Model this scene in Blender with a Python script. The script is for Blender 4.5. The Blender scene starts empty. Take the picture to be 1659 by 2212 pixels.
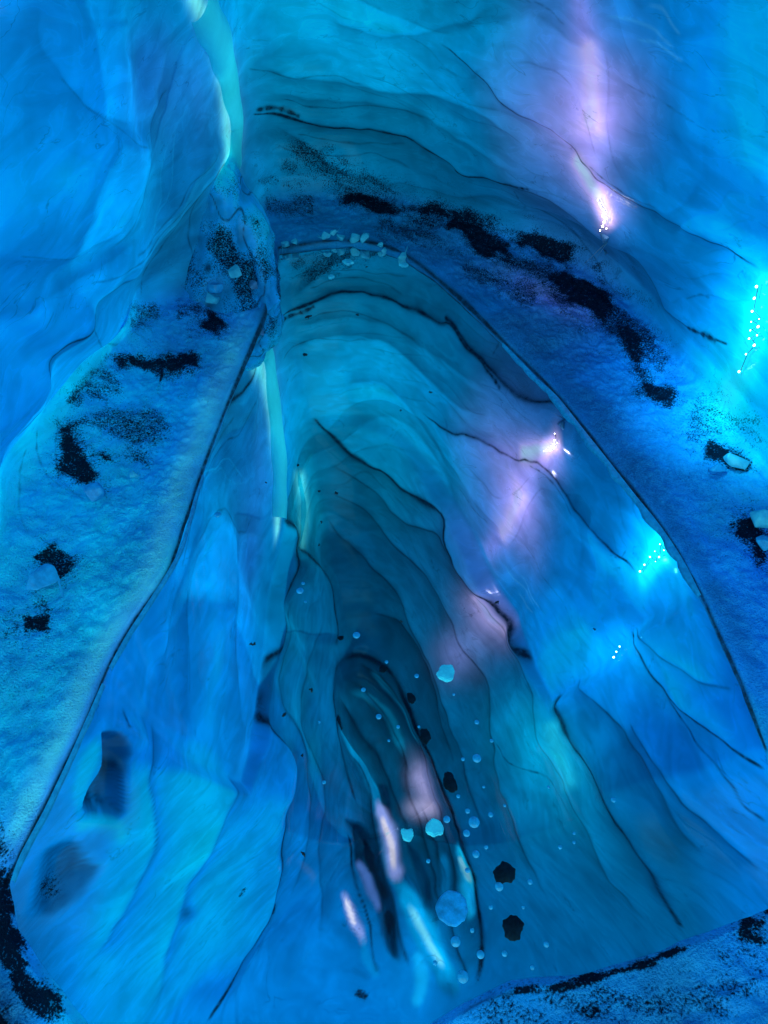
import bpy, bmesh, math, random
import numpy as np
from mathutils import Vector, Matrix
random.seed(7); rng = np.random.default_rng(11)
SC = bpy.context.scene; COL = SC.collection
H = 3.0; PITCH = math.radians(46); F = 1533.0; CXP, CYP = 829.5, 1106.0
cp, sp = math.cos(PITCH), math.sin(PITCH)
SUN_EL, SUN_AZ, SUN_E, SKY_S, TRANS = math.radians(45), math.radians(190), 4.8, .2, .7
SD = np.array([math.sin(SUN_AZ) * math.cos(SUN_EL), math.cos(SUN_AZ) * math.cos(SUN_EL), math.sin(SUN_EL)])
# ------------------------------------------------------------------ helpers
def lin(c):
    c = np.asarray(c, dtype=float) / 255.0
    return np.where(c <= 0.04045, c / 12.92, ((c + 0.055) / 1.055) ** 2.4)
def ray(px, py):
    u = (px - CXP) / F; v = (CYP - py) / F
    return np.array([u, cp + v * sp, -sp + v * cp])
def on_water(px, py, z=0.0):
    d = ray(px, py); t = (z - H) / d[2]
    return np.array([0, 0, H]) + d * t
def proj(P, mirror=False):
    z = -P[..., 2] if mirror else P[..., 2]
    y = P[..., 1]; dz = z - H
    dep = y * cp - dz * sp
    ok = dep > 0.05
    dd = np.where(ok, dep, 1e9)
    return CXP + P[..., 0] / dd * F, CYP - (y * sp + dz * cp) / dd * F, ok
TAB = rng.random((256, 256))
def vnoise(x, y, o=0):
    xi = np.floor(x).astype(int); yi = np.floor(y).astype(int)
    fx = x - xi; fy = y - yi
    fx = fx * fx * fx * (fx * (fx * 6 - 15) + 10); fy = fy * fy * fy * (fy * (fy * 6 - 15) + 10)
    xi = xi + o * 37; yi = yi + o * 91
    a = TAB[xi % 256, yi % 256]; b = TAB[(xi + 1) % 256, yi % 256]
    c = TAB[xi % 256, (yi + 1) % 256]; d = TAB[(xi + 1) % 256, (yi + 1) % 256]
    return (a * (1 - fx) + b * fx) * (1 - fy) + (c * (1 - fx) + d * fx) * fy - 0.5
def fbm(x, y, o=0, n=4):
    r = 0; a = 1.0
    for k in range(n):
        r = r + a * vnoise(x * 2 ** k, y * 2 ** k, o + k); a *= 0.5
    return r
def sstep(a, b, x):
    t = np.clip((x - a) / (b - a), 0, 1); return t * t * (3 - 2 * t)
def spline(pts, step=14.0):
    p = np.array(pts, float); q = np.vstack([2 * p[0] - p[1], p, 2 * p[-1] - p[-2]]); out = []
    for i in range(1, len(q) - 2):
        n = max(2, int(np.linalg.norm(q[i + 1][:2] - q[i][:2]) / step))
        for k in range(n):
            t = k / n
            out.append(0.5 * (2 * q[i] + (q[i + 1] - q[i - 1]) * t + (2 * q[i - 1] - 5 * q[i] + 4 * q[i + 1] - q[i + 2]) * t * t
                              + (-q[i - 1] + 3 * q[i] - 3 * q[i + 1] + q[i + 2]) * t ** 3))
    out.append(p[-1]); return np.array(out)
# ------------------------------------------------------------------ pool outline (pixels of its edge -> metres on the water plane)
POOL = [(600,590),(604,545),(640,541),(700,532),(760,530),(820,540),(870,558),(940,605),(1000,660),(1100,760),(1200,860),(1300,985),
        (1400,1110),(1470,1210),(1540,1350),(1600,1490),(1650,1620),(1700,1780),(1715,1890),(1659,1962),(1500,2022),(1400,2062),(1250,2108),
        (1100,2116),(1000,2170),(930,2212),(880,2260),(600,2330),(300,2290),(190,2212),(120,2120),(40,2010),(22,1905),
        (100,1750),(190,1560),(240,1440),(290,1350),(370,1230),(430,1050),(490,890),(570,700)]
def dens(poly, step=20):
    out = []
    for i in range(len(poly)):
        a = np.array(poly[i], float); b = np.array(poly[(i + 1) % len(poly)], float)
        n = max(1, int(np.linalg.norm(b - a) / step))
        for k in range(n): out.append(a + (b - a) * k / n)
    return np.array(out)
PD = dens(POOL)
PW = np.array([on_water(x, y) for x, y in PD])
C0 = np.array([0.15, 3.0])
ang = np.arctan2(PW[:, 1] - C0[1], PW[:, 0] - C0[0]); rad = np.hypot(PW[:, 0] - C0[0], PW[:, 1] - C0[1])
o = np.argsort(ang); ang = ang[o]; rad = rad[o]
def R0(th):
    th = (th + math.pi) % (2 * math.pi) - math.pi
    return np.interp(th, np.r_[ang - 2 * math.pi, ang, ang + 2 * math.pi], np.r_[rad, rad, rad])
# ------------------------------------------------------------------ shell grid
NT, NS = 1300, 1000
thd = np.linspace(-90, 270, 4000)
dens_t = 0.45 + sstep(5, 30, np.abs(((thd + 90 + 180) % 360) - 180)) * 0.7 + 0.45 * np.exp(-((thd - 100) / 50) ** 2)
cum = np.cumsum(dens_t); cum = (cum - cum[0]) / (cum[-1] - cum[0])
TH = np.radians(np.interp(np.linspace(0, 1, NT), cum, thd))
TH[-1] = TH[0] + 2 * math.pi
KN = [(0.00,-0.12,1,-0.25),(0.04,0.0,1,0.0),(0.06,0.03,1,0.04),(0.14,0.30,1,0.07),(0.22,0.60,1,0.11),(0.29,0.88,1,0.20),(0.34,0.93,1,0.38),
      (0.39,0.80,1,0.64),(0.45,0.62,1,0.95),(0.53,0.48,1,1.40),(0.60,0.24,1,1.80),(0.68,0.0,0.98,2.5),(0.76,0.0,0.87,3.3),(0.84,0.0,0.68,4.1),
      (0.91,0.0,0.44,4.75),(0.96,0.0,0.22,5.1),(1.0,0.0,0.0,5.25)]
KN = np.array(KN); sf = np.linspace(0, 1, 2000)
ker = np.exp(-np.linspace(-2.2, 2.2, 61) ** 2); ker /= ker.sum()
kk = np.exp(-np.linspace(-2.2, 2.2, 17) ** 2); kk /= kk.sum()
def smooth(v):
    p = np.interp(sf, KN[:, 0], v); pad = np.r_[2 * p[0] - p[30:0:-1], p, 2 * p[-1] - p[-2:-32:-1]]
    big = np.convolve(pad, ker, 'valid')
    pad2 = np.r_[2 * p[0] - p[8:0:-1], p, 2 * p[-1] - p[-2:-10:-1]]
    small = np.convolve(pad2, kk, 'valid')
    w = sstep(0.06, 0.14, sf); return small * (1 - w) + big * w
S = np.linspace(0, 1, NS)
OFF = np.interp(S, sf, smooth(KN[:, 1])); FAC = np.interp(S, sf, smooth(KN[:, 2])); ZZ = np.interp(S, sf, smooth(KN[:, 3]))
T2, S2 = np.meshgrid(TH, S, indexing='ij')
tdeg = np.degrees(T2)
back = 1 - sstep(32, 62, np.abs(((tdeg + 90 + 180) % 360) - 180))
wf = np.interp(tdeg, [-90, -20, 10, 35, 52, 66, 82, 98, 118, 138, 170, 270], [1, .85, .85, 1.0, 1.3, 1.4, 1.05, .72, .8, 1.15, 1.05, 1])
wf = 1 + (wf - 1) * (1 - .85 * sstep(.30, .46, S2))
r0 = R0(T2)
rs = R0(TH); n_s = 14; rsm = np.convolve(np.r_[rs[-n_s-1:-1], rs, rs[1:n_s+1]], np.ones(2*n_s+1)/(2*n_s+1), 'valid')
bl = sstep(0.06, 0.25, S2); rb = r0 * (1 - bl) + rsm[:, None] * bl
RR = (rb + back * sstep(0.10, 0.36, S2) * 3.0) * FAC[None, :] + OFF[None, :] * wf
Z2 = np.repeat(ZZ[None, :], NT, 0) * (1 - back * 0.35 * (S2 < 0.5) * sstep(0.5, 0.3, S2))
P = np.stack([C0[0] + RR * np.cos(T2), C0[1] + RR * np.sin(T2), Z2], -1)
def normals(P):
    dt = np.gradient(P, axis=0); dt[0] = dt[-1] = (P[1] - P[-2])
    ds = np.gradient(P, axis=1)
    n = np.cross(dt, ds); n /= (np.linalg.norm(n, axis=-1, keepdims=True) + 1e-9)
    return n
N = normals(P)
ctr = np.array([C0[0], C0[1], 2.0]); sgn = np.sign(((ctr - P[NT//2, NS//2]) * N[NT//2, NS//2]).sum()); N = N * sgn   # points inward
NB = N.copy()
# ------------------------------------------------------------------ which picture coordinate each surface point answers to
xd, yd, okd = proj(P); xm, ym, okm = proj(P, True)
def inpoly(x, y, poly):
    r = np.zeros(x.shape, bool); n = len(poly)
    for i in range(n):
        x1, y1 = poly[i]; x2, y2 = poly[(i + 1) % n]
        c = ((y1 > y) != (y2 > y)) & (x < (x2 - x1) * (y - y1) / (y2 - y1 + 1e-12) + x1); r ^= c
    return r
frame_d = np.minimum.reduce([xd + 60, 1719 - xd, yd + 60, 2272 - yd]); frame_d = np.where(okd, frame_d, -999)
low = (S2 < 0.30)
direct = ((frame_d > 0) & ~inpoly(xd, yd, POOL)) | (low & okd)
wd = np.where(low, 1, sstep(-140, 140, np.where(inpoly(xd, yd, POOL), -999, frame_d)))
FE = np.where(low, 1, np.where(direct, sstep(0, 60, frame_d), sstep(0, -60, frame_d)))
FT = np.where(low, 1, np.where(direct, sstep(0, 22, frame_d), sstep(0, -22, frame_d)))
wx = fbm(T2 * 5, S2 * 9, 3) ; wy = fbm(T2 * 5, S2 * 9, 9)
PX = np.where(direct, xd, xm); PY = np.where(direct, yd, ym)
# ------------------------------------------------------------------ ice colour field, with seen light and shade painted in
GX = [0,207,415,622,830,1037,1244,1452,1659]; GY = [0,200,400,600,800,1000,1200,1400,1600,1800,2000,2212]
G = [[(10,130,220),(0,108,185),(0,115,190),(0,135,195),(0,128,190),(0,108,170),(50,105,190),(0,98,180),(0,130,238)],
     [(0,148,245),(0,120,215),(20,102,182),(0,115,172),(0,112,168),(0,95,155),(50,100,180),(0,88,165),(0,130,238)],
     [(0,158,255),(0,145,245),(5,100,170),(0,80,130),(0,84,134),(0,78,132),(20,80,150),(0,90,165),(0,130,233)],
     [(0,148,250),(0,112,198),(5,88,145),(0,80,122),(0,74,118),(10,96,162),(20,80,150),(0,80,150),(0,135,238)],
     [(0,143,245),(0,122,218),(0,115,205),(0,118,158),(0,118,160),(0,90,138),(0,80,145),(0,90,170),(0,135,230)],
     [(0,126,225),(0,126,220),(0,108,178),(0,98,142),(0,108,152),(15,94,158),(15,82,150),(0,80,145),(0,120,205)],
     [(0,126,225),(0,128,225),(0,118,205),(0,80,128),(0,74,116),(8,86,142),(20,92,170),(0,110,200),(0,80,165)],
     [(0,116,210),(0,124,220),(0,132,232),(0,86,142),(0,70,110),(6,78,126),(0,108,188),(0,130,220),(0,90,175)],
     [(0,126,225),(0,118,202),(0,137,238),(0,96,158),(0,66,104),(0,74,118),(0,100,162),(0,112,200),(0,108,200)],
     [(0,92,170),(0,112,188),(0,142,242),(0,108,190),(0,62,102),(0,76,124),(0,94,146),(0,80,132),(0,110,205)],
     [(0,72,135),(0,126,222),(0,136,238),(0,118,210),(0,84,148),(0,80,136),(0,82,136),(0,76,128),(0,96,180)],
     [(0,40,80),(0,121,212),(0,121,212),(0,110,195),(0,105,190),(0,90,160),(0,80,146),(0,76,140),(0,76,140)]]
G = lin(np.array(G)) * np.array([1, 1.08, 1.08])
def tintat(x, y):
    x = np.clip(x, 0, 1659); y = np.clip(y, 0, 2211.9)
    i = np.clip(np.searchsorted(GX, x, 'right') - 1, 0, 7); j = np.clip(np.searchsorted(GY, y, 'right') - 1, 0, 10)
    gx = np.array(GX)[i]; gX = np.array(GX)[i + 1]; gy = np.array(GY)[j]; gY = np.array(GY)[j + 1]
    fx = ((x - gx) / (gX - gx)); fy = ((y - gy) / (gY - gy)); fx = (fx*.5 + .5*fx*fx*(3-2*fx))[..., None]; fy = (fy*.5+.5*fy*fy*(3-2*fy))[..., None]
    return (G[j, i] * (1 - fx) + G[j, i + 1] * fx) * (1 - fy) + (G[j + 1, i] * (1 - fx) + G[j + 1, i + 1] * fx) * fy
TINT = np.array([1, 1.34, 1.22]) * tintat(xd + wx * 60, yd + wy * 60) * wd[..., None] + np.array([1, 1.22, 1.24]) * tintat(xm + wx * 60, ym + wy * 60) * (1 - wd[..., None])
TINT0 = TINT.copy()
DIRT = np.zeros((NT, NS)); CRACK = np.zeros((NT, NS)); HGT = np.zeros((NT, NS))
jx = fbm(PX / 70, PY / 70, 21, 2) * 13; jy = fbm(PX / 70, PY / 70, 31, 2) * 13
fx_, fy_, fm_ = (PX + jx).ravel(), (PY + jy).ravel(), direct.ravel()
JIT = (fx_, fy_); RAW = (PX.ravel(), PY.ravel())
def use(which):
    global fx_, fy_
    fx_, fy_ = which
TI = TINT.reshape(-1, 3); DI = DIRT.ravel(); CR = CRACK.ravel(); HG = HGT.ravel()
def near(poly, margin, side):
    x0, y0 = poly[:, 0].min() - margin, poly[:, 1].min() - margin; x1, y1 = poly[:, 0].max() + margin, poly[:, 1].max() + margin
    m = (fx_ > x0) & (fx_ < x1) & (fy_ > y0) & (fy_ < y1)
    if side == 'd': m &= fm_
    elif side == 'm': m &= ~fm_
    return np.nonzero(m)[0]
def sdist(idx, poly):
    x = fx_[idx]; y = fy_[idx]
    best = np.full(len(idx), 1e9); sg = np.zeros(len(idx)); tt = np.zeros(len(idx)); n = len(poly) - 1
    for i in range(n):
        ax, ay = poly[i][:2]; bx, by = poly[i + 1][:2]; ex, ey = bx - ax, by - ay; L = ex * ex + ey * ey + 1e-9
        t = np.clip(((x - ax) * ex + (y - ay) * ey) / L, 0, 1); dx = x - ax - t * ex; dy = y - ay - t * ey
        d = dx * dx + dy * dy; m = d < best
        best[m] = d[m]; sg[m] = np.sign(ex * dy - ey * dx)[m]; tt[m] = (i + t[m]) / n
    return np.sqrt(best), sg, tt
def line(pts, w=3.0, a=1.0, side='d', taper=True):
    p = spline(pts); idx = near(p, w * 4, side)
    if len(idx) == 0: return
    d, s, t = sdist(idx, p); ww = w * (0.45 + 1.1 * (vnoise(t * 9, t * 0 + w) + 0.5))
    k = a * np.exp(-(d / ww) ** 2) * (sstep(0, .06, t) * sstep(1, .94, t) if taper else 1) * (.55 + .9 * (vnoise(t * 17, t * 0 + w * 3) + .5))
    CR[idx] = np.maximum(CR[idx], np.clip(k, 0, 1))
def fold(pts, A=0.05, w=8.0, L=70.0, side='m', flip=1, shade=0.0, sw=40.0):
    """a lip in the ice: one flank stands proud of the other along the line; shade under it and light on the proud flank are painted into the tint"""
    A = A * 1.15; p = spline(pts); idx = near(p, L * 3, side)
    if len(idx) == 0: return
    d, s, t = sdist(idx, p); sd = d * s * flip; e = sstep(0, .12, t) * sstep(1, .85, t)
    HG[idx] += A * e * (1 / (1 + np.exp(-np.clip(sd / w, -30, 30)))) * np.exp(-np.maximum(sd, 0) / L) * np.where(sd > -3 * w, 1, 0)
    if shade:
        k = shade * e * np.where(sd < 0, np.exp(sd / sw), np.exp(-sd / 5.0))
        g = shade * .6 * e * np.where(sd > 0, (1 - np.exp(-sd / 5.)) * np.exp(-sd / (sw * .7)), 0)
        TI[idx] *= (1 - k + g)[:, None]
def dirt(pts, w=20.0, a=1.0, side='d'):
    p = spline(pts) if len(pts) > 1 else np.array([pts[0], (pts[0][0] + 1, pts[0][1] + 1)], float); idx = near(p, w * 8, side)
    if len(idx) == 0: return
    d, s, t = sdist(idx, p)
    x, y = PX.ravel()[idx], PY.ravel()[idx]
    d = np.maximum(0, d + w * 1.5 * fbm((x + y * .4) / 70, (y - x * .4) / 30, 77, 4))
    k = np.minimum(1.05, a * (.42 * np.exp(-(d / (w * .9)) ** 2) + 0.38 * np.exp(-d / (w * 2.0)))) * (sstep(-.02, .12, t) * sstep(1.02, .88, t) * .6 + .4)
    DI[idx] = np.maximum(DI[idx], k)
def blob(cx, cy, rx, ry, deg, col, a, side='d', pw=2.0):
    poly = np.array([(cx, cy), (cx + 1, cy)], float); idx = near(poly, max(rx, ry) * 2.2, side)
    if len(idx) == 0: return
    c, s = math.cos(math.radians(deg)), math.sin(math.radians(deg)); dx = fx_[idx] - cx; dy = fy_[idx] - cy
    q = ((dx * c + dy * s) / rx) ** 2 + ((-dx * s + dy * c) / ry) ** 2
    k = (a * np.exp(-q ** (pw / 2)))[:, None]; TI[idx] = TI[idx] * (1 - k) + lin(col) * k
def shape(pts, col, a, side='m', soft=6.0, depth=0.0, grit=0.0):
    """a patch with a drawn outline"""
    p = spline(list(pts) + [pts[0]], 12); idx = near(p, soft * 4, side)
    if len(idx) == 0: return
    d, s, t = sdist(idx, p); ins = inpoly(fx_[idx], fy_[idx], p[:-1]); sd = np.where(ins, d, -d)
    k = sstep(-soft, soft, sd) * a * (.85 + .4 * fbm(PX.ravel()[idx] / 12, PY.ravel()[idx] / 60, 83, 3))
    k = np.clip(k, 0, 1)[:, None]; TI[idx] = TI[idx] * (1 - k) + lin(col) * k
    if depth: HG[idx] += depth * sstep(-soft, soft * 4, sd)
    if grit: DI[idx] = np.maximum(DI[idx], grit * sstep(-soft, soft * 2, sd))
def bump(cx, cy, rx, ry, A, side='d'):
    poly = np.array([(cx, cy), (cx + 1, cy)], float); idx = near(poly, max(rx, ry) * 2.2, side)
    q = ((fx_[idx] - cx) / rx) ** 2 + ((fy_[idx] - cy) / ry) ** 2; HG[idx] += A * np.exp(-q)
def band(pts, w, col, a, side='m', taper=True, pw=2):
    p = spline(pts); idx = near(p, w * 3, side)
    if len(idx) == 0: return
    d, s, t = sdist(idx, p); ww = w * (1 if pw == 2 else (.35 + .65 * np.sin(np.pi * np.clip(t, .02, .98)) ** .6 + .25 * vnoise(t * 11, t * 0 + w)))
    k = (a * np.exp(-(d / ww) ** pw) * (sstep(0, .15, t) * sstep(1, .85, t) if taper else 1))[:, None]
    TI[idx] = TI[idx] * (1 - k) + lin(col) * k
# --- far wall and right wall above the bank
D1 = [(560,250),(640,258),(750,275),(850,292),(900,300),(970,340),(1010,365),(1070,372),(1150,400),(1230,440),(1290,490),(1370,540),(1420,600),(1450,660),(1510,710),(1580,740)]
D2 = [(960,85),(1030,125),(1080,165),(1120,210),(1190,260),(1250,310),(1310,380),(1400,430),(1480,470),(1560,520),(1640,590)]
fold(D1, .07, 6, 60, 'd', -1, .45, 45); line(D1[:7], 3.6, 1.0); line(D1[5:], 2.8, .8); line(D1, 1.8, 1.0, 'd', False)
fold(D2, .06, 7, 90, 'd', -1, .35, 50); line(D2, 2.6, .8); line(D2, 1.6, .8)
for q in ([(560,240),(600,238),(650,250)],[(1500,705),(1560,735)]): line(q, 6, 1.0)
for q in ([(985,362),(1030,372),(1090,375)],[(1060,372),(1110,380),(1160,395)]): line(q, 3.5, 1.0)
fold([(580,270),(640,300),(700,350),(780,385),(900,400),(1000,420),(1100,440)], .06, 8, 60, 'd', -1, .38)
fold([(540,140),(680,170),(820,180),(960,200),(1060,240),(1160,300)], .07, 10, 80, 'd', -1, .38, 60)
fold([(560,200),(700,215),(850,225),(960,260),(1060,320),(1180,380)], .05, 8, 70, 'd', -1, .32)
fold([(700,30),(850,60),(960,60),(1090,10)], .05, 10, 80, 'd', -1, .28)
for q in ([(540,150),(640,160),(720,158),(800,172)],[(600,215),(720,232),(840,225),(930,250)],[(600,320),(700,335),(800,330),(900,360)],[(640,290),(760,310),(880,312)],[(1100,430),(1200,480),(1280,560),(1340,640)]): line(q, 1.8, .5)
line([(1110,400),(1125,440),(1120,460)], 1.6, .5); line([(1290,350),(1360,400),(1450,440)], 1.6, .5); line([(1490,640),(1520,632),(1540,640)], 2, .6)
line([(1100,0),(1170,20),(1220,50)], 1.5, .4); line([(1350,180),(1440,210),(1520,260),(1600,280)], 1.5, .35)
# left wall
LW = [(545,330),(480,370),(430,430),(370,490),(290,560),(180,630),(140,690),(90,760),(60,880),(0,985)]
fold(LW, .08, 8, 90, 'd', 1, .35, 40); line(LW, 2.4, .85)
fold([(300,250),(290,340),(250,430),(200,500),(120,540),(0,570)], .10, 26, 120, 'd', 1, .25, 80)
fold([(500,310),(430,360),(380,440),(330,500),(230,580),(160,650)], .06, 10, 60, 'd', 1, .25, 30)
fold([(90,0),(85,80),(120,170),(200,240),(290,260)], .05, 34, 140, 'd', -1, .2, 80)
fold([(380,200),(330,260),(290,360),(270,450),(190,540)], .05, 16, 70, 'd', 1, .2, 40)
fold([(0,700),(60,640),(120,600),(180,560),(260,500)], .05, 12, 60, 'd', 1, .2, 40)
line([(300,640),(310,600),(350,560),(400,480),(420,440)], 1.6, .5); line([(430,420),(420,520),(410,590)], 2, .5)
line([(150,660),(150,690),(200,740),(250,750)], 1.8, .6); line([(70,930),(90,1000),(140,1060)], 1.6, .5); line([(40,550),(90,545),(140,540)], 1.5, .4)
line([(120,900),(125,980),(140,1040),(180,1090)], 1.6, .45); line([(60,960),(40,1080),(60,1160)], 1.6, .4)
for q in ([(385,190),(330,250),(300,330),(280,420),(200,530)],[(410,430),(330,490),(240,560),(150,600)],[(470,330),(400,390),(350,460),(250,540)],[(110,160),(180,230),(250,280),(300,300)]): line(q, 1.5, .45)
bump(180,700,120,60,.10); bump(230,900,110,110,.05)
dirt([(610,345),(640,360)], 14, .9); dirt([(560,380),(610,470)], 22, .75)
dirt([(720,425),(770,425),(840,450),(940,452),(1000,492)], 22, 1.35); dirt([(955,488),(990,490),(1040,525),(1075,540),(1110,520)], 38, 1.6)
dirt([(1090,530),(1170,530),(1210,560),(1230,600),(1290,650),(1350,685)], 34, 1.5); dirt([(1350,690),(1375,790),(1400,840),(1470,858)], 22, 1.3)
dirt([(1050,530),(1160,550),(1260,640),(1360,720),(1400,800)], 62, 1.0); dirt([(740,420),(950,470),(1080,520)], 50, 1.0)
dirt([(1280,560),(1310,620)], 46, .95); dirt([(1520,960),(1590,990),(1620,1010)], 26, 1.35); dirt([(1610,1110),(1640,1190),(1659,1220)], 28, 1.4)
dirt([(1000,560),(1090,620),(1170,640)], 30, .9); dirt([(620,300),(700,370),(760,395),(860,420)], 34, .88); dirt([(600,440),(680,430)], 34, .85)
dirt([(240,775),(300,785),(350,795),(400,788),(440,770)], 20, 1.4); dirt([(350,798),(356,800)], 32, 1.4); dirt([(400,715),(440,700),(475,672)], 24, 1.35); dirt([(380,660),(440,670)], 30, .9)
dirt([(140,920),(170,990),(205,1040)], 34, 1.4); dirt([(150,850),(185,885)], 34, 1.05); dirt([(100,1180),(140,1240)], 34, 1.2); dirt([(45,1345),(110,1335)], 32, 1.4)
dirt([(200,900),(300,940),(360,900)], 54, .85); dirt([(250,700),(350,690)], 44, .85); dirt([(290,1025),(310,1020)], 16, .95); dirt([(160,820),(200,860),(260,820)], 40, .88)
dirt([(1480,900),(1560,920),(1659,900)], 54, .8); dirt([(1450,780),(1400,740)], 40, .8)
# bottom corners
dirt([(-20,1860),(5,1960),(30,2060),(60,2140),(130,2205)], 26, 1.7); dirt([(-10,2200),(40,2235)], 36, 1.4); dirt([(205,2125),(180,2150)], 14, 1.2)
dirt([(-10,1750),(0,1850)], 18, 1.0)
dirt([(1160,2132),(1250,2126),(1330,2095),(1420,2066),(1500,2036)], 10, 1.7); dirt([(1600,1995),(1640,2000),(1670,1960)], 26, 1.6); dirt([(1100,2145),(1160,2135)], 8, 1.2)
dirt([(1250,2190),(1290,2170)], 18, 1.2); dirt([(1000,2200),(1500,2150)], 55, .72); dirt([(1450,2180),(1660,2100)], 55, .72)
line([(985,2195),(1060,2160),(1120,2140)], 4, .6)
# shade painted dark along the foot of both banks, crusted snow lip beside it
use(RAW)
ED = [(600,590),(570,700),(490,890),(430,1050),(370,1230),(290,1350),(240,1440),(190,1560),(100,1750),(15,1910)]
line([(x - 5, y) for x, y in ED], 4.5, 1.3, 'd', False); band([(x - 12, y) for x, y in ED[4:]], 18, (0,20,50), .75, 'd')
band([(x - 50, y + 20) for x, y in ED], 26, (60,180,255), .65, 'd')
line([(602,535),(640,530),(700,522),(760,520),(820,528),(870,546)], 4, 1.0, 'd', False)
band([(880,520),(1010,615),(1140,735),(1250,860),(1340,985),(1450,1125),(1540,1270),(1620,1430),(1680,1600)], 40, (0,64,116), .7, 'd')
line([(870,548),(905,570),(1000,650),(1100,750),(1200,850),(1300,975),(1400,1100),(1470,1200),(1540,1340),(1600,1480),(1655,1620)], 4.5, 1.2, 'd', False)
# daylight behind the hanging ribbons, painted as bright bands in the wall tint
RIBD = [(498,368,40),(503,330,66),(508,280,66),(504,230,70),(494,180,70),(486,135,74),(470,85,86),(448,40,90),(428,-10,94)]
RIBM = [(643,1005,6),(648,1040,20),(655,1090,32),(654,1130,24),(650,1165,12),(645,1195,3)]
band([q[:2] for q in RIBD], 17, (100,232,252), 1.0, 'd', False); band([q[:2] for q in RIBM], 9, (70,220,245), .9, 'm')
use(JIT)
blob(660,1100,40,90,0,(0,150,185),.5,'m')
# lavender and cyan lamp glow painted into the ice tint; pale scratches
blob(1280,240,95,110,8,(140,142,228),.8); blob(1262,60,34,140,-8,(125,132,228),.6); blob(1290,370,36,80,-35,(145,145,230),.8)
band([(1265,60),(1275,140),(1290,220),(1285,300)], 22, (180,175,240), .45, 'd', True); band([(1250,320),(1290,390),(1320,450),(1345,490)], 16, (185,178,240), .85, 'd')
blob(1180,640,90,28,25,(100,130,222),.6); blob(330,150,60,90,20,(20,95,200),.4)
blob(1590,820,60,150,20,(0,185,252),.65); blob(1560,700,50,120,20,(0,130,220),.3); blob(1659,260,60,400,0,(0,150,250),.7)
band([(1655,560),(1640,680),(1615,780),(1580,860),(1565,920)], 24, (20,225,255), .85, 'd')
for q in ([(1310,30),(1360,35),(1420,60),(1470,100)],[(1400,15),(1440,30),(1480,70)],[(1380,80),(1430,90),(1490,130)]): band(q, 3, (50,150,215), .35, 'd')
# --- what only the pool shows: upper walls and vault
R1 = [(615,990),(613,1090),(635,1180),(612,1265),(582,1380),(556,1450),(553,1560),(602,1650),(592,1780),(580,1950),(530,2050),(455,2205)]
R2 = [(620,872),(650,880),(700,930),(760,980),(830,1010),(900,1060),(975,1105),(990,1180),(1040,1260),(1090,1310),(1130,1380),(1190,1470),(1215,1530),(1270,1620),(1330,1740),(1390,1830),(1430,1930),(1465,2000)]
R3 = [(950,880),(1030,920),(1070,980),(1130,1030),(1180,1120),(1230,1200),(1290,1280),(1370,1380),(1460,1500),(1560,1580),(1645,1655)]
R5 = [(640,1180),(700,1255),(725,1350),(722,1400)]
R6 = [(770,1740),(735,1640),(718,1550),(712,1480),(724,1432),(780,1416),(850,1452),(890,1520),(924,1600),(962,1690),(1002,1800),(1030,1900),(1042,2050),(1030,2130)]
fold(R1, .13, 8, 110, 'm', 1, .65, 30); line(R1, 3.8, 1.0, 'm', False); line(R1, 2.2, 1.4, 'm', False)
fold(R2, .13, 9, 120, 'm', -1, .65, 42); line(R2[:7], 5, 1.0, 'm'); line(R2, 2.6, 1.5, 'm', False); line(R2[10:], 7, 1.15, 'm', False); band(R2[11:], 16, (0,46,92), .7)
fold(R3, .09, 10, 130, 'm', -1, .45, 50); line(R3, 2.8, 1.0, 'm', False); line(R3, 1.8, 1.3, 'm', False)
line([(1460,1500),(1530,1610),(1600,1710),(1659,1780)], 2.4, .7, 'm')
fold(R5, .06, 8, 60, 'm', 1, .45, 30); line(R5, 3, .8, 'm')
for q in ([(700,1000),(800,1050),(880,1120),(960,1150),(1010,1230),(1070,1320),(1150,1450),(1160,1560),(1220,1700),(1320,1900),(1400,2010)],
          [(700,1060),(800,1110),(870,1180),(940,1260),(990,1350),(1060,1480),(1080,1620),(1110,1760),(1190,1950)],
          [(690,1120),(760,1180),(850,1260),(900,1350),(960,1480),(1000,1600),(1060,1800)],
          [(800,1320),(880,1350),(930,1430),(960,1530),(990,1650)],
          [(740,830),(860,850),(960,900),(1010,1000),(1050,1080)],[(720,760),(830,780),(940,830),(1020,900)],[(1150,1330),(1240,1450),(1350,1560),(1440,1700),(1520,1860)],
          [(1260,1230),(1350,1340),(1480,1440),(1600,1500)],[(1380,1560),(1460,1680),(1560,1800),(1640,1890)]):
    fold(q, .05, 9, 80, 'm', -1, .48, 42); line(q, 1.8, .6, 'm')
for q in ([(560,1000),(520,1130),(530,1260),(480,1400),(450,1540),(500,1650),(450,1800),(380,1950),(330,2200)],
          [(600,1120),(560,1200),(550,1320),(500,1430)],[(640,1290),(600,1400),(590,1500),(640,1620),(650,1760),(630,1950)],
          [(690,1330),(650,1440),(640,1560),(690,1700),(680,1850),(700,2050)],[(470,1050),(440,1200),(420,1330),(330,1450),(300,1600)],
          [(340,1500),(310,1650),(320,1800),(250,1960),(190,2080)]):
    fold(q, .06, 14, 80, 'm', 1, .4, 40); line(q, 1.6, .35, 'm')
line([(255,1455),(262,1520),(266,1575)], 3.2, .9, 'm'); line([(520,870),(545,900),(530,920),(500,915)], 1.8, .6, 'm')
line([(1080,1600),(1110,1640),(1180,1680),(1230,1760)], 1.6, .5, 'm'); line([(610,620),(700,640),(760,660),(840,690),(930,705)], 3, .4, 'm')
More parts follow.
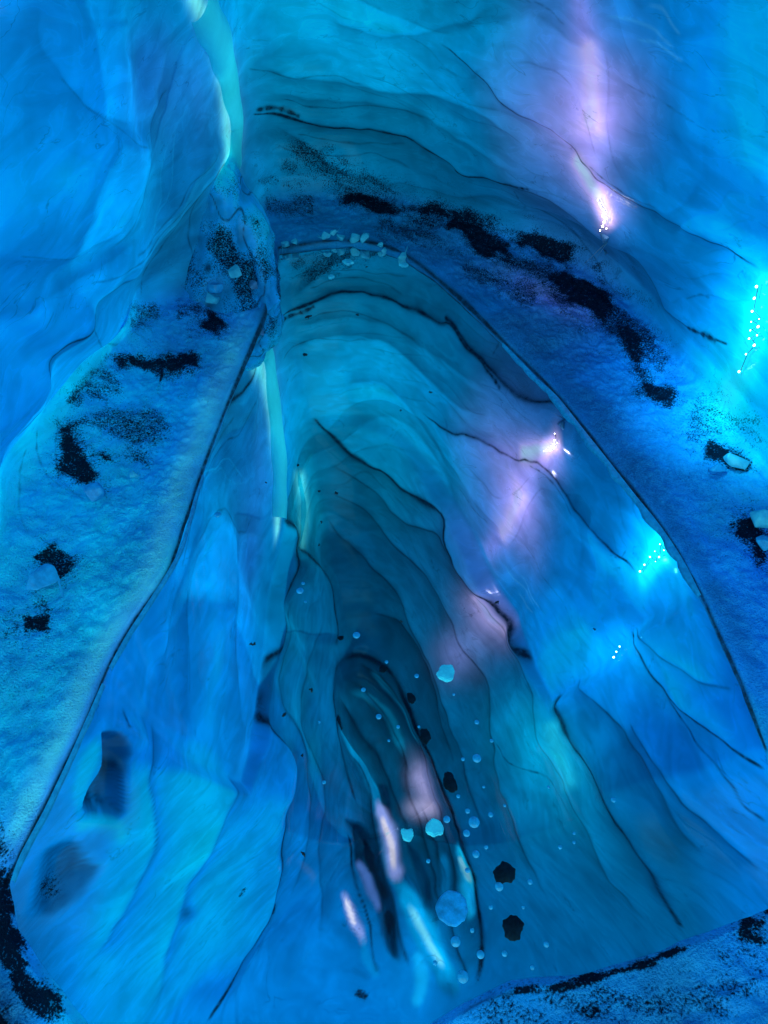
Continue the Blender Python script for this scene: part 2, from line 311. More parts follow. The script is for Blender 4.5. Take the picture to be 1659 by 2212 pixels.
# sculpted hollows at lower left
use(RAW)
band([(215,1570),(180,1650),(165,1720),(160,1760)], 18, (0,155,255), .95, pw=4)
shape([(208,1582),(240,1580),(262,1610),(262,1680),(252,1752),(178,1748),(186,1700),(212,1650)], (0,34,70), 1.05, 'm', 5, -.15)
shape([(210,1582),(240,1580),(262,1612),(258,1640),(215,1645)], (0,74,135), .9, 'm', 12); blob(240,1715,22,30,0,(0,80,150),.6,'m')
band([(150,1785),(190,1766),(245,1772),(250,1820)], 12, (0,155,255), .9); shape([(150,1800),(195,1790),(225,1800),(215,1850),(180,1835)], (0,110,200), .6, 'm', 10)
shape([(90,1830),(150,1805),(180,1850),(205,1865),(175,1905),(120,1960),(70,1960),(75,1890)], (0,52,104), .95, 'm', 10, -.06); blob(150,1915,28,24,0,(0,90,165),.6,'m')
use(JIT)
dirt([(80,1910),(125,1915)], 22, 1.0, 'm'); blob(390,1965,18,18,0,(0,60,110),.85,'m'); dirt([(515,1905),(508,1925)], 6, 1.8, 'm'); dirt([(585,1950),(583,1975)], 6, 1.8, 'm')
# deep leaf-shaped hollow in the vault, lavender and cyan lamp glows painted in
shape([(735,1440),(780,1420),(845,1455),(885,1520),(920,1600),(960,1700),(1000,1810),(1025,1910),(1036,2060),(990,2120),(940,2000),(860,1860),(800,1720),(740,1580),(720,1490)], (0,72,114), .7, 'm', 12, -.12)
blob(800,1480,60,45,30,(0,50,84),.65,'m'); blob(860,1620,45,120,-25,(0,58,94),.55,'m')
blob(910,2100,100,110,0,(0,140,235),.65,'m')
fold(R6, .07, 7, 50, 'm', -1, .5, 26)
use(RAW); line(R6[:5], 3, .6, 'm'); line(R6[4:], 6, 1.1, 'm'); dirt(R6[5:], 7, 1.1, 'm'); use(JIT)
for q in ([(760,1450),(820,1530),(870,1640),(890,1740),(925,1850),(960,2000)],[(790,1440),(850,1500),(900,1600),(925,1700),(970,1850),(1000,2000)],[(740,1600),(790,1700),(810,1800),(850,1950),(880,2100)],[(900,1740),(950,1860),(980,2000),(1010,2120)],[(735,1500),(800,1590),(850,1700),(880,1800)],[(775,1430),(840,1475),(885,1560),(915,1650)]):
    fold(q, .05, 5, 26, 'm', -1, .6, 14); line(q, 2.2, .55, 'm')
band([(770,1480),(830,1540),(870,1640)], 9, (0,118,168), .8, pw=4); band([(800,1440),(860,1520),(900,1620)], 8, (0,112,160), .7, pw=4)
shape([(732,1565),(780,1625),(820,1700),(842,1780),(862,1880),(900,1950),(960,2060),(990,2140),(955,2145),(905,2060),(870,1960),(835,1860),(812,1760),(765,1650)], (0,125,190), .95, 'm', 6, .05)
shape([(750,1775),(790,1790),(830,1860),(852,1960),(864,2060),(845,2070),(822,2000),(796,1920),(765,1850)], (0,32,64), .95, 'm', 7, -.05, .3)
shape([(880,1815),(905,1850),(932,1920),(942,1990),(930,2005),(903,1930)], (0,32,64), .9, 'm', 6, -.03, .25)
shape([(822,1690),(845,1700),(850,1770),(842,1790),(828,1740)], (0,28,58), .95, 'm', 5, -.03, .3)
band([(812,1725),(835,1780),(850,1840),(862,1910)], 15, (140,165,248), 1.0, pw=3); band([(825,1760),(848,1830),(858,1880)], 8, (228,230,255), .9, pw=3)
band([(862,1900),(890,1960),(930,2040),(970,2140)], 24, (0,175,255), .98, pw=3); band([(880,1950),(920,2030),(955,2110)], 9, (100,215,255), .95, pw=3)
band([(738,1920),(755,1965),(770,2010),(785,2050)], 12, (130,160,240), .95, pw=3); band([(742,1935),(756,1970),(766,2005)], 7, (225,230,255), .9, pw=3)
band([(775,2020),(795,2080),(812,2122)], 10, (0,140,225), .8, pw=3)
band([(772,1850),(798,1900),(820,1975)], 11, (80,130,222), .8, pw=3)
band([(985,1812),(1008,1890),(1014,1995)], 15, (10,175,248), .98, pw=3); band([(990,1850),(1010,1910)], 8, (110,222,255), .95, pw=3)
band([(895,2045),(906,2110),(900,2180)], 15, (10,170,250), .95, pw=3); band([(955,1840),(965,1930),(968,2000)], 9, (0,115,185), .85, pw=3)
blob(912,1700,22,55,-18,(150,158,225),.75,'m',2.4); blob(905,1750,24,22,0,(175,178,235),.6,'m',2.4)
line([(745,1800),(770,1900),(800,2010),(810,2110)], 3, .9, 'm'); dirt([(725,1550),(745,1575)], 8, 1.5, 'm'); dirt([(770,2150),(800,2160)], 10, 1.3, 'm')
dirt([(752,1780),(775,1790),(800,1850),(830,1930),(850,2040)], 8, 1.3, 'm')
# lamp glows higher up painted into the tint, with other paler ice
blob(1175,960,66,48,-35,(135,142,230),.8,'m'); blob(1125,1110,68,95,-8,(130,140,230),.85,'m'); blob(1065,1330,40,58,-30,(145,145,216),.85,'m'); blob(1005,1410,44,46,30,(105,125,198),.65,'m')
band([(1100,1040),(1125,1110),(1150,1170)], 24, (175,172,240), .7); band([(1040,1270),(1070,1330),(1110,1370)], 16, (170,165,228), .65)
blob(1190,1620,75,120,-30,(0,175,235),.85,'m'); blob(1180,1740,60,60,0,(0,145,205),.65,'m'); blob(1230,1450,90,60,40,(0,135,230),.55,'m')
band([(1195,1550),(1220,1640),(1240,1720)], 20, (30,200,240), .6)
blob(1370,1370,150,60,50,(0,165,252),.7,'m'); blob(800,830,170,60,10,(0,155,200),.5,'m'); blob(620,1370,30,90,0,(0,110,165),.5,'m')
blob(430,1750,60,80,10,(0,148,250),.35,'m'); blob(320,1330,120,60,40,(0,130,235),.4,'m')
for cx, cy in ((590,1430),(640,1500),(600,1600),(660,1650)): blob(cx, cy, 20, 70, 10, (0,125,180), .4, 'm')
# --- natural relief: broad scallops along the walls, lumps on the snow banks
snow = sstep(.33, .27, S2)
top = sstep(.74, .88, S2)
wp = fbm(T2 * 2.2, S2 * 6, 40, 2)
strata = fbm(T2 * 3.0 + wp * .6, S2 * 9 + wp * 2, 44, 1) * 1.2 * (1 - top) + top * fbm(P[..., 0] * 2.0, P[..., 1] * 1.2, 46, 1)
HGT = HG.reshape(NT, NS) * FE
fade = sstep(0.05, .12, S2)
HGT = HGT + (1 - snow) * strata * .075 + snow * fade * (fbm(P[..., 0] * 4, P[..., 1] * 4, 50, 5) * .04 + fbm(P[..., 0] * 22, P[..., 1] * 22, 54, 3) * .017)
HGT += (1 - fade) * fbm(P[..., 0] * 9, P[..., 1] * 9, 57, 3) * .006
sm = fbm(T2 * 4 + wp * 2, S2 * 16 + wp * 7, 60, 2) * (1 - top) + top * fbm(P[..., 0] * 2.4, P[..., 1] * 1.6, 62, 2)
# a few beds of slightly different clearness, parted by hair-fine silt lines, following the arch
wl = fbm(T2 * 1.6, S2 * 4, 120, 3) * 3.2 + fbm(T2 * 5, S2 * 10, 124, 2) * .6
fl = S2 * 38 + wl * 1.5
cell = np.floor(fl); fr_ = fl - cell
h_ = TAB[cell.astype(int) % 256, 17]; h2_ = TAB[(cell.astype(int) + 1) % 256, 17]
bedv = h_ + (h2_ - h_) * sstep(.80, 1.0, fr_)
where_ = np.clip(np.interp(tdeg, [-90, -10, 20, 60, 112, 130, 150, 270], [.1, .3, .6, 1, 1, .4, .12, .1]) * (.40 + 1.5 * fbm(T2 * 2.5, S2 * 7, 130, 3) + .15), 0, 1) * (1 - snow)
bed = (bedv - .5) * .42 * where_
silt = np.exp(-((fr_ - .93) / .035) ** 2) * np.clip(where_ * (.12 + 1.6 * fbm(T2 * 6, S2 * 20, 134, 3)), 0, .5)
CRACK = np.maximum(CR.reshape(NT, NS), silt * .6)
HGT += (bedv - .5) * .012 * where_
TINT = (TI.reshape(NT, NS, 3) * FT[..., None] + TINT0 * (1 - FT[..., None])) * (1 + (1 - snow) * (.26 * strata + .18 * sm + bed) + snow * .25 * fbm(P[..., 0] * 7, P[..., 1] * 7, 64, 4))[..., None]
pole = sstep(1.0, .93, S2)
Py0 = P[..., 1].copy()
P = P + N * (HGT * pole)[..., None]
P[-1] = P[0]
FROST = snow * np.clip(.72 + .9 * fbm(P[..., 0] * 2.3, P[..., 1] * 2.3, 66, 3), .25, 1)
DIRT = DI.reshape(NT, NS) * FT; CRACK = CRACK * FT
# expected daylight divided out of the tint, so the painted light and shade show
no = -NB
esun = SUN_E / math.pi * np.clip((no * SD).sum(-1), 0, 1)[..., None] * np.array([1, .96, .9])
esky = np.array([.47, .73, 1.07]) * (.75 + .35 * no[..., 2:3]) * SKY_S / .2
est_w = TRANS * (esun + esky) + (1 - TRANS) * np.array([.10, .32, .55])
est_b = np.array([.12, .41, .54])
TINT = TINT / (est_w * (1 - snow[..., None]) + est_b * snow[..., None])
# added fill: unseen shell behind the viewer tinted pale to throw daylight in
thin = sstep(.0, -.7, Py0)[..., None] * (1 - snow[..., None])
TINT = TINT * (1 - thin) + np.array([.28, .93, .97]) * thin
# ------------------------------------------------------------------ materials
def mat(name):
    m = bpy.data.materials.new(name); m.use_nodes = True; nt = m.node_tree; nt.nodes.clear()
    out = nt.nodes.new('ShaderNodeOutputMaterial'); return m, nt, out
def nd(nt, t, **kw):
    n = nt.nodes.new(t)
    for k, v in kw.items():
        if k.startswith('i_'): n.inputs[k[2:].replace('_', ' ')].default_value = v
        else: setattr(n, k, v)
    return n
def ramp(nt, a, b, c0=(0,0,0,1), c1=(1,1,1,1)):
    r = nt.nodes.new('ShaderNodeValToRGB'); r.color_ramp.elements[0].position = a; r.color_ramp.elements[1].position = b
    r.color_ramp.elements[0].color = c0; r.color_ramp.elements[1].color = c1; return r
def math_(nt, op, a, b=None, clamp=False):
    n = nt.nodes.new('ShaderNodeMath'); n.operation = op; n.use_clamp = clamp
    for i, v in enumerate((a, b)):
        if v is None: continue
        if isinstance(v, (int, float)): n.inputs[i].default_value = v
        else: nt.links.new(v, n.inputs[i])
    return n.outputs[0]
def madd(nt, a, b, c):
    n = nt.nodes.new('ShaderNodeMath'); n.operation = 'MULTIPLY_ADD'
    for i, v in enumerate((a, b, c)):
        if isinstance(v, (int, float)): n.inputs[i].default_value = v
        else: nt.links.new(v, n.inputs[i])
    return n.outputs[0]
def mixc(nt, fac, a, b, mode='MIX'):
    n = nt.nodes.new('ShaderNodeMix'); n.data_type = 'RGBA'; n.blend_type = mode
    for s, v in ((n.inputs[0], fac), (n.inputs[6], a), (n.inputs[7], b)):
        if isinstance(v, (int, float)): s.default_value = v
        elif isinstance(v, tuple): s.default_value = v
        else: nt.links.new(v, s)
    return n.outputs[2]
def cave_material():
    m, nt, out = mat('glacier_ice'); L = nt.links
    tc = nd(nt, 'ShaderNodeTexCoord'); pos = tc.outputs['Object']
    tint = nd(nt, 'ShaderNodeAttribute', attribute_name='tint').outputs['Color']
    msk = nd(nt, 'ShaderNodeAttribute', attribute_name='marks'); sx = nd(nt, 'ShaderNodeSeparateColor'); L.new(msk.outputs['Color'], sx.inputs[0])
    snow_ = nd(nt, 'ShaderNodeAttribute', attribute_name='opaque').outputs['Fac']
    dirt_, crack_, frost_ = sx.outputs[0], sx.outputs[1], sx.outputs[2]
    def stretch(s, a, b, c=0.0, d=1.0):
        mr = nd(nt, 'ShaderNodeMapRange'); mr.inputs[1].default_value = a; mr.inputs[2].default_value = b; mr.inputs[3].default_value = c; mr.inputs[4].default_value = d; L.new(s, mr.inputs[0]); return mr.outputs[0]
    n1 = nd(nt, 'ShaderNodeTexNoise', i_Scale=3.0, i_Detail=4.0, i_Roughness=.5, i_Distortion=.4); L.new(pos, n1.inputs['Vector'])
    n2 = nd(nt, 'ShaderNodeTexNoise', i_Scale=95.0, i_Detail=2.0, i_Roughness=.7); L.new(pos, n2.inputs['Vector'])
    n3 = nd(nt, 'ShaderNodeTexNoise', i_Scale=24.0, i_Detail=6.0, i_Roughness=.7); L.new(pos, n3.inputs['Vector'])
    mp = nd(nt, 'ShaderNodeMapping'); mp.inputs['Scale'].default_value = (1.0, 1.0, 3.0); L.new(pos, mp.inputs[0])     # cloudy layers in the ice
    n5 = nd(nt, 'ShaderNodeTexNoise', i_Scale=2.2, i_Detail=3.0, i_Roughness=.5, i_Distortion=1.4); L.new(mp.outputs[0], n5.inputs['Vector'])
    n6 = nd(nt, 'ShaderNodeTexNoise', i_Scale=1.5, i_Detail=4.0, i_Roughness=.5, i_Distortion=.9); L.new(mp.outputs[0], n6.inputs['Vector'])
    v1 = madd(nt, n1.outputs['Fac'], .7, .65); v3 = madd(nt, n5.outputs['Fac'], .7, .65); v1 = math_(nt, 'MULTIPLY', v1, v3)
    # milky veins and hairline seams frozen into the clear ice
    ab = math_(nt, 'ABSOLUTE', math_(nt, 'SUBTRACT', n6.outputs['Fac'], .47)); dark = stretch(ab, .0, .007, 1, 0)
    ab2 = math_(nt, 'ABSOLUTE', math_(nt, 'SUBTRACT', n5.outputs['Fac'], .55)); milk = stretch(ab2, .0, .022, 1, 0)
    patch = stretch(n1.outputs['Fac'], .45, .62); clear_ = math_(nt, 'SUBTRACT', 1.0, snow_)
    v1 = math_(nt, 'ADD', v1, math_(nt, 'MULTIPLY', math_(nt, 'MULTIPLY', milk, .10), clear_))
    v1 = math_(nt, 'SUBTRACT', v1, math_(nt, 'MULTIPLY', math_(nt, 'MULTIPLY', math_(nt, 'MULTIPLY', dark, patch), .40), clear_))
    cloud = nd(nt, 'ShaderNodeCombineColor')
    for i in range(3): L.new(v1, cloud.inputs[i])
    base = mixc(nt, 1.0, tint, cloud.outputs[0], 'MULTIPLY')
    grain = math_(nt, 'ADD', math_(nt, 'MULTIPLY', n3.outputs['Fac'], .45), math_(nt, 'MULTIPLY', n2.outputs['Fac'], .55))
    fr = ramp(nt, .45, .62); L.new(grain, fr.inputs[0])
    dk = ramp(nt, .36, .47, (1,1,1,1), (0,0,0,1)); L.new(grain, dk.inputs[0])
    base = mixc(nt, math_(nt, 'MULTIPLY', math_(nt, 'MULTIPLY', fr.outputs[0], frost_), .42), base, (.06, .56, .97, 1))
    base = mixc(nt, math_(nt, 'MULTIPLY', math_(nt, 'MULTIPLY', dk.outputs[0], frost_), .38), base, (.0, .06, .22, 1))
    cr = math_(nt, 'MULTIPLY', crack_, madd(nt, n3.outputs['Fac'], 1.5, .15))
    base = mixc(nt, math_(nt, 'MINIMUM', cr, .95), base, (.001, .010, .024, 1))
    # volcanic grit: dense cores that break up into specks
    thr = math_(nt, 'ADD', madd(nt, stretch(n2.outputs['Fac'], .33, .67), .62, .0), math_(nt, 'MULTIPLY', stretch(n3.outputs['Fac'], .34, .66), .24))
    dd = math_(nt, 'ADD', dirt_, math_(nt, 'MULTIPLY', frost_, .03))
    e = math_(nt, 'MULTIPLY', math_(nt, 'SUBTRACT', dd, thr), 2.3, True)
    base = mixc(nt, math_(nt, 'MULTIPLY', e, .98), base, (.001, .005, .013, 1))
    bh = math_(nt, 'ADD', math_(nt, 'MULTIPLY', n3.outputs['Fac'], .4), math_(nt, 'MULTIPLY', n2.outputs['Fac'], .6))
    bst = madd(nt, frost_, .85, .012)
    bp = nd(nt, 'ShaderNodeBump', i_Distance=.04); L.new(bh, bp.inputs['Height']); L.new(bst, bp.inputs['Strength'])
    pr = nd(nt, 'ShaderNodeBsdfPrincipled'); L.new(base, pr.inputs['Base Color']); L.new(bp.outputs[0], pr.inputs['Normal'])
    L.new(madd(nt, frost_, .5, .16), pr.inputs['Roughness'])
    L.new(madd(nt, e, -.32, .35), pr.inputs['Specular IOR Level'])
    tr = nd(nt, 'ShaderNodeBsdfTranslucent'); L.new(base, tr.inputs['Color']); L.new(bp.outputs[0], tr.inputs['Normal'])
    mx = nd(nt, 'ShaderNodeMixShader'); mxf = madd(nt, snow_, -TRANS * .9, TRANS); L.new(mxf, mx.inputs[0]); L.new(pr.outputs[0], mx.inputs[1]); L.new(tr.outputs[0], mx.inputs[2])
    L.new(mx.outputs[0], out.inputs[0]); return m
ICE = cave_material()
def simple(name, col, rough=.4, scale=30, var=.35, bump_=.2, spec=.4, transl=0.0, emit=None, es=0):
    m, nt, out = mat(name); L = nt.links
    tc = nd(nt, 'ShaderNodeTexCoord'); n = nd(nt, 'ShaderNodeTexNoise', i_Scale=scale, i_Detail=6.0, i_Roughness=.65); L.new(tc.outputs['Object'], n.inputs['Vector'])
    c0 = tuple(x * (1 - var) for x in col) + (1,); c1 = tuple(min(1, x * (1 + var)) for x in col) + (1,)
    r = ramp(nt, .3, .7, c0, c1); L.new(n.outputs['Fac'], r.inputs[0])
    bp = nd(nt, 'ShaderNodeBump', i_Distance=.01, i_Strength=bump_); L.new(n.outputs['Fac'], bp.inputs['Height'])
    pr = nd(nt, 'ShaderNodeBsdfPrincipled', i_Roughness=rough); L.new(r.outputs[0], pr.inputs['Base Color']); L.new(bp.outputs[0], pr.inputs['Normal'])
    pr.inputs['Specular IOR Level'].default_value = spec
    if emit: pr.inputs['Emission Color'].default_value = emit + (1,); pr.inputs['Emission Strength'].default_value = es
    sh = pr.outputs[0]
    if transl:
        tr = nd(nt, 'ShaderNodeBsdfTranslucent'); L.new(r.outputs[0], tr.inputs['Color']); mx = nd(nt, 'ShaderNodeMixShader'); mx.inputs[0].default_value = transl
        L.new(sh, mx.inputs[1]); L.new(tr.outputs[0], mx.inputs[2]); sh = mx.outputs[0]
    L.new(sh, out.inputs[0]); return m
M_CHUNK = simple('pale_ice', (.16, .80, .97), .25, 14, .2, .3, .5, .3)
M_FLOAT = simple('floating_ice', (.10, .75, .97), .3, 20, .25, .3, .5)
M_GREY = simple('dusty_ice', (.10, .22, .36), .4, 20, .5, .4)
M_STONE = simple('black_stone', (.002, .010, .020), .6, 40, .5, .5, .1)
M_SPECK = simple('wet_grit', (.004, .01, .02), .4, 60, .4, .3)
M_RIB = simple('clear_cyan_ice', (.12, .90, .98), .2, 7, .05, .15, .4, .72)
M_RIM = simple('rim_ice', (.03, .50, .94), .25, 30, .3, .4, .5, .3)
M_WIRE = simple('lamp_wire', (.03, .05, .08), .5, 40, .2, .1)
M_WARM = simple('warm_led', (.9, .9, .8), .3, 10, .05, 0, .4, 0, (1, .93, .82), 20)
M_CYAN = simple('cyan_led', (.5, .9, .95), .3, 10, .05, 0, .4, 0, (.25, .93, 1), 20)
M_BUB = simple('bubble_film', (.02, .36, .66), .12, 30, .3, .05, .6)
M_DISC = simple('thin_frosty_ice', (.01, .30, .62), .3, 25, .5, .3, .5)
M_GROUND = simple('glacier_snow', (.35, .45, .55), .7, 2, .2, .3)
def water_mat():
    m, nt, out = mat('still_meltwater'); L = nt.links
    tc = nd(nt, 'ShaderNodeTexCoord'); n = nd(nt, 'ShaderNodeTexNoise', i_Scale=1.3, i_Detail=2.0); L.new(tc.outputs['Object'], n.inputs['Vector'])
    bp = nd(nt, 'ShaderNodeBump', i_Distance=.004, i_Strength=.12); L.new(n.outputs['Fac'], bp.inputs['Height'])
    gl = nd(nt, 'ShaderNodeBsdfGlossy', i_Roughness=.0015); gl.inputs['Color'].default_value = (.86, .94, .96, 1); L.new(bp.outputs[0], gl.inputs['Normal'])
    df = nd(nt, 'ShaderNodeBsdfDiffuse'); df.inputs['Color'].default_value = (.0, .08, .18, 1)
    mx = nd(nt, 'ShaderNodeMixShader'); mx.inputs[0].default_value = .06; L.new(gl.outputs[0], mx.inputs[1]); L.new(df.outputs[0], mx.inputs[2]); L.new(mx.outputs[0], out.inputs[0])
    return m
M_WATER = water_mat()
# ------------------------------------------------------------------ shell pieces
def sheet(name, Q, tint, marks, opaque, closed):
    """a smooth grid surface (first axis wraps round when closed) carrying its tint and its dirt, crack and frost marks"""
    n_t, n_s = Q.shape[:2]; me = bpy.data.meshes.new(name)
    rows = np.arange(n_t if closed else n_t - 1); nxt = (rows + 1) % n_t; c = np.arange(n_s - 1)
    I = rows[:, None] * n_s + c[None, :]; J = nxt[:, None] * n_s + c[None, :]
    quads = np.stack([I, I + 1, J + 1, J], -1).reshape(-1, 4); co = Q.reshape(-1, 3)
    me.vertices.add(len(co)); me.vertices.foreach_set('co', co.astype(np.float32).ravel())
    me.loops.add(len(quads) * 4); me.loops.foreach_set('vertex_index', quads.astype(np.int32).ravel())
    me.polygons.add(len(quads)); me.polygons.foreach_set('loop_start', np.arange(0, len(quads) * 4, 4, dtype=np.int32))
    me.update(calc_edges=True); me.validate()
    me.polygons.foreach_set('use_smooth', np.ones(len(me.polygons), bool))
    for nm, arr in (('tint', np.clip(tint, 0, .97)), ('marks', marks)):
        a = me.attributes.new(nm, 'FLOAT_COLOR', 'POINT'); full = np.ones((len(co), 4), np.float32); full[:, :3] = arr.reshape(-1, 3); a.data.foreach_set('color', full.ravel())
    a = me.attributes.new('opaque', 'FLOAT', 'POINT'); a.data.foreach_set('value', opaque.astype(np.float32).ravel())
    me.materials.append(ICE); ob = bpy.data.objects.new(name, me); COL.objects.link(ob); return ob
MK = np.stack([DIRT, CRACK, FROST], -1)
def grid_object(name, i0, i1):
    ob = sheet(name, P[:-1, i0:i1], TINT[:-1, i0:i1], MK[:-1, i0:i1], snow[:-1, i0:i1], True); ob['kind'] = 'structure'; return ob
ib = int(.30 * NS); ic = int(.70 * NS)
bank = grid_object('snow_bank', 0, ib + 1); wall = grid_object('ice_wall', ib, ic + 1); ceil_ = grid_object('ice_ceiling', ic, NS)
# ------------------------------------------------------------------ dirty ice mound at the head of the pool
def tag(ob, label, cat, group=None):
    ob['label'] = label; ob['category'] = cat
    if group: ob['group'] = group
    return ob
na, nh = 220, 180
A2, H2 = np.meshgrid(np.linspace(0, 2 * math.pi, na + 1)[:-1], np.linspace(0, 1, nh), indexing='ij')
ph = H2 * math.pi * .5
ca, sa = np.cos(A2), np.sin(A2)
lx, ly, lz = np.cos(ph) ** .8 * ca, np.cos(ph) ** .8 * sa, np.sin(ph)
n3d = fbm(lx * 1.5 + 3, lz * 1.9 + 8, 101, 2) + fbm(ly * 1.5 + 6, lz * 1.9 + 2, 103, 2)
f3d = fbm(lx * 5 + 3, lz * 5 + 8, 111, 3) + fbm(ly * 5 + 6, lz * 5 + 2, 113, 3)
base_c = on_water(505, 640, .10); bx, by = base_c[0] - .16, base_c[1] + .26
flare = 1 + .80 * sstep(.66, .16, lz) ** 1.3 * np.where(ca > 0, 1 - .9 * ca, 1)
rad_ = .43 * (1 + .36 * n3d + .10 * f3d) * flare
Q = np.stack([bx + rad_ * lx, by + rad_ * .95 * ly + .34 * lz, -.22 + 1.16 * lz * (1 + .06 * n3d)], -1)
mt_ = (lin((2,84,146))[None, None] * (1 - H2[..., None]) + lin((4,110,174))[None, None] * H2[..., None]) * (1 + .9 * n3d + .6 * f3d)[..., None] / np.array([.3, .25, .42])
md = np.clip(.30 * sstep(.66, .30, H2 + .25 * n3d) + .8 * f3d * sstep(.95, .35, H2) + .34 * np.exp(-((H2 - .75 + .3 * n3d) / .06) ** 2) + .15, 0, .85)
mc = np.clip(1.2 * np.exp(-((n3d - .12) / .012) ** 2) + .9 * np.exp(-((n3d + .22) / .012) ** 2), 0, .8)
mound = sheet('ice_mound', Q, mt_, np.stack([md, mc, .22 + 0 * md], -1), 1 + 0 * md, True)
tag(mound, 'dark dirt-streaked rounded ice mound under the hanging ribbon, left of the head of the pool', 'ice mound')
bpy.context.view_layer.update()
DG = bpy.context.evaluated_depsgraph_get()
def hit(px, py, mirror=False):
    d = Vector(ray(px, py)).normalized(); og = Vector((0, 0, H))
    if mirror:
        og = Vector(on_water(px, py)); d.z = -d.z
    r, loc, nor, fi, ob, mt = SC.ray_cast(DG, og + d * .05, d)
    if not r: print('miss', px, py, mirror); return og + d * 4, -d, 4
    if nor.dot(d) > 0: nor = -nor
    dist = (loc - Vector((0, 0, H))).length if not mirror else (Vector((loc.x, loc.y, -loc.z)) - Vector((0, 0, H))).length
    return loc, nor, dist
# ------------------------------------------------------------------ object helpers
def mesh_obj(name, bm, m, parent=None, smooth_=True):
    me = bpy.data.meshes.new(name); bm.to_mesh(me); bm.free(); me.materials.append(m)
    if smooth_: me.polygons.foreach_set('use_smooth', np.ones(len(me.polygons), bool))
    ob = bpy.data.objects.new(name, me); COL.objects.link(ob); ob.parent = parent; return ob
def chunk_bm(r, sq=(1, 1, .75), n=13):
    bm = bmesh.new()
    for k in range(n):
        v = Vector((random.gauss(0, 1), random.gauss(0, 1), random.gauss(0, 1))).normalized() * random.uniform(.8, 1.05)
        bm.verts.new((v.x * r * sq[0], v.y * r * sq[1], v.z * r * sq[2]))
    bmesh.ops.convex_hull(bm, input=bm.verts)
    loose = [v for v in bm.verts if not v.link_faces]
    bmesh.ops.delete(bm, geom=loose, context='VERTS')
    bmesh.ops.bevel(bm, geom=bm.edges[:], offset=r * .09, segments=2, affect='EDGES', profile=.6)
    return bm
def plate_bm(r, th, n=11, ell=1.0, rough=.25):
    bm = bmesh.new(); vs = []
    for k in range(n):
        a = 2 * math.pi * k / n + random.uniform(-.12, .12); q = r * (1 + random.uniform(-rough, rough))
        vs.append(bm.verts.new((q * math.cos(a), q * ell * math.sin(a), 0)))
    f = bm.faces.new(vs); e = bmesh.ops.extrude_face_region(bm, geom=[f]); up = [v for v in e['geom'] if isinstance(v, bmesh.types.BMVert)]
    for v in up: v.co.z += th; v.co.x *= .88; v.co.y *= .88
    bmesh.ops.recalc_face_normals(bm, faces=bm.faces[:]); bmesh.ops.bevel(bm, geom=bm.edges[:], offset=th * .25, segments=2, affect='EDGES')
    return bm
def dome_bm(r, h, ell=1.0, lump=.0, seed=0.0):
    bm = bmesh.new(); bmesh.ops.create_icosphere(bm, subdivisions=4, radius=1)
    for v in bm.verts:
        a = math.atan2(v.co.y, v.co.x)
        k = 1 + lump * (math.sin(2 * a + seed) + .7 * math.sin(3 * a + seed * 2.3) + .6 * math.sin(5 * a + seed * 4.1) + .4 * math.sin(9 * a + seed * 1.7) + .3 * math.sin(14 * a + seed * 5))
        v.co = Vector((v.co.x * r * k, v.co.y * r * ell * k, max(v.co.z, -.3) * h))
    return bm
def strip(name, pts, ws, nor, m, parent=None):
    bm = bmesh.new(); n = len(pts); rows = []
    for i in range(n):
        t = (pts[min(i + 1, n - 1)] - pts[max(i - 1, 0)]).normalized(); s = t.cross(nor[i]).normalized()
        w = ws[i] * (1 + .06 * math.sin(i * .8)) * min(1, .35 + .25 * i); row = []
        for k in range(13):
            b = math.pi * k / 12; row.append(bm.verts.new(pts[i] - s * w * math.cos(b) + nor[i] * (w * .5 * math.sin(b) - .012)))
        rows.append(row)
    for i in range(n - 1):
        for k in range(12): bm.faces.new((rows[i][k], rows[i][k + 1], rows[i + 1][k + 1], rows[i + 1][k]))
    bmesh.ops.recalc_face_normals(bm, faces=bm.faces[:])
    return mesh_obj(name, bm, m, parent)
# ------------------------------------------------------------------ ribbons of clear ice down the far wall
def ribbon(pts_, mirror, label):
    pts, ws, ns = [], [], []
    for x, y, w in spline(pts_, 10):
        l, n, d = hit(x, y, mirror); pts.append(l); ws.append(w * d / F * .5); ns.append(n)
    for _ in range(8):
        ns = [(ns[max(i-1,0)] + ns[i] + ns[min(i+1,len(ns)-1)]).normalized() for i in range(len(ns))]
    for _ in range(2):
        pts = [(pts[max(i-1,0)] + pts[i] * 2 + pts[min(i+1,len(pts)-1)]) / 4 if 0 < i < len(pts) - 1 else pts[i] for i in range(len(pts))]
    tag(strip('ice_ribbon', pts, ws, ns, M_RIB), label, 'ice ribbon')
ribbon(RIBD, False, 'bright cyan ribbon of clear ice hanging down the far wall at upper left')
ribbon(RIBM, True, 'thin cyan ice ribbon higher on the wall, seen only mirrored in the pool')
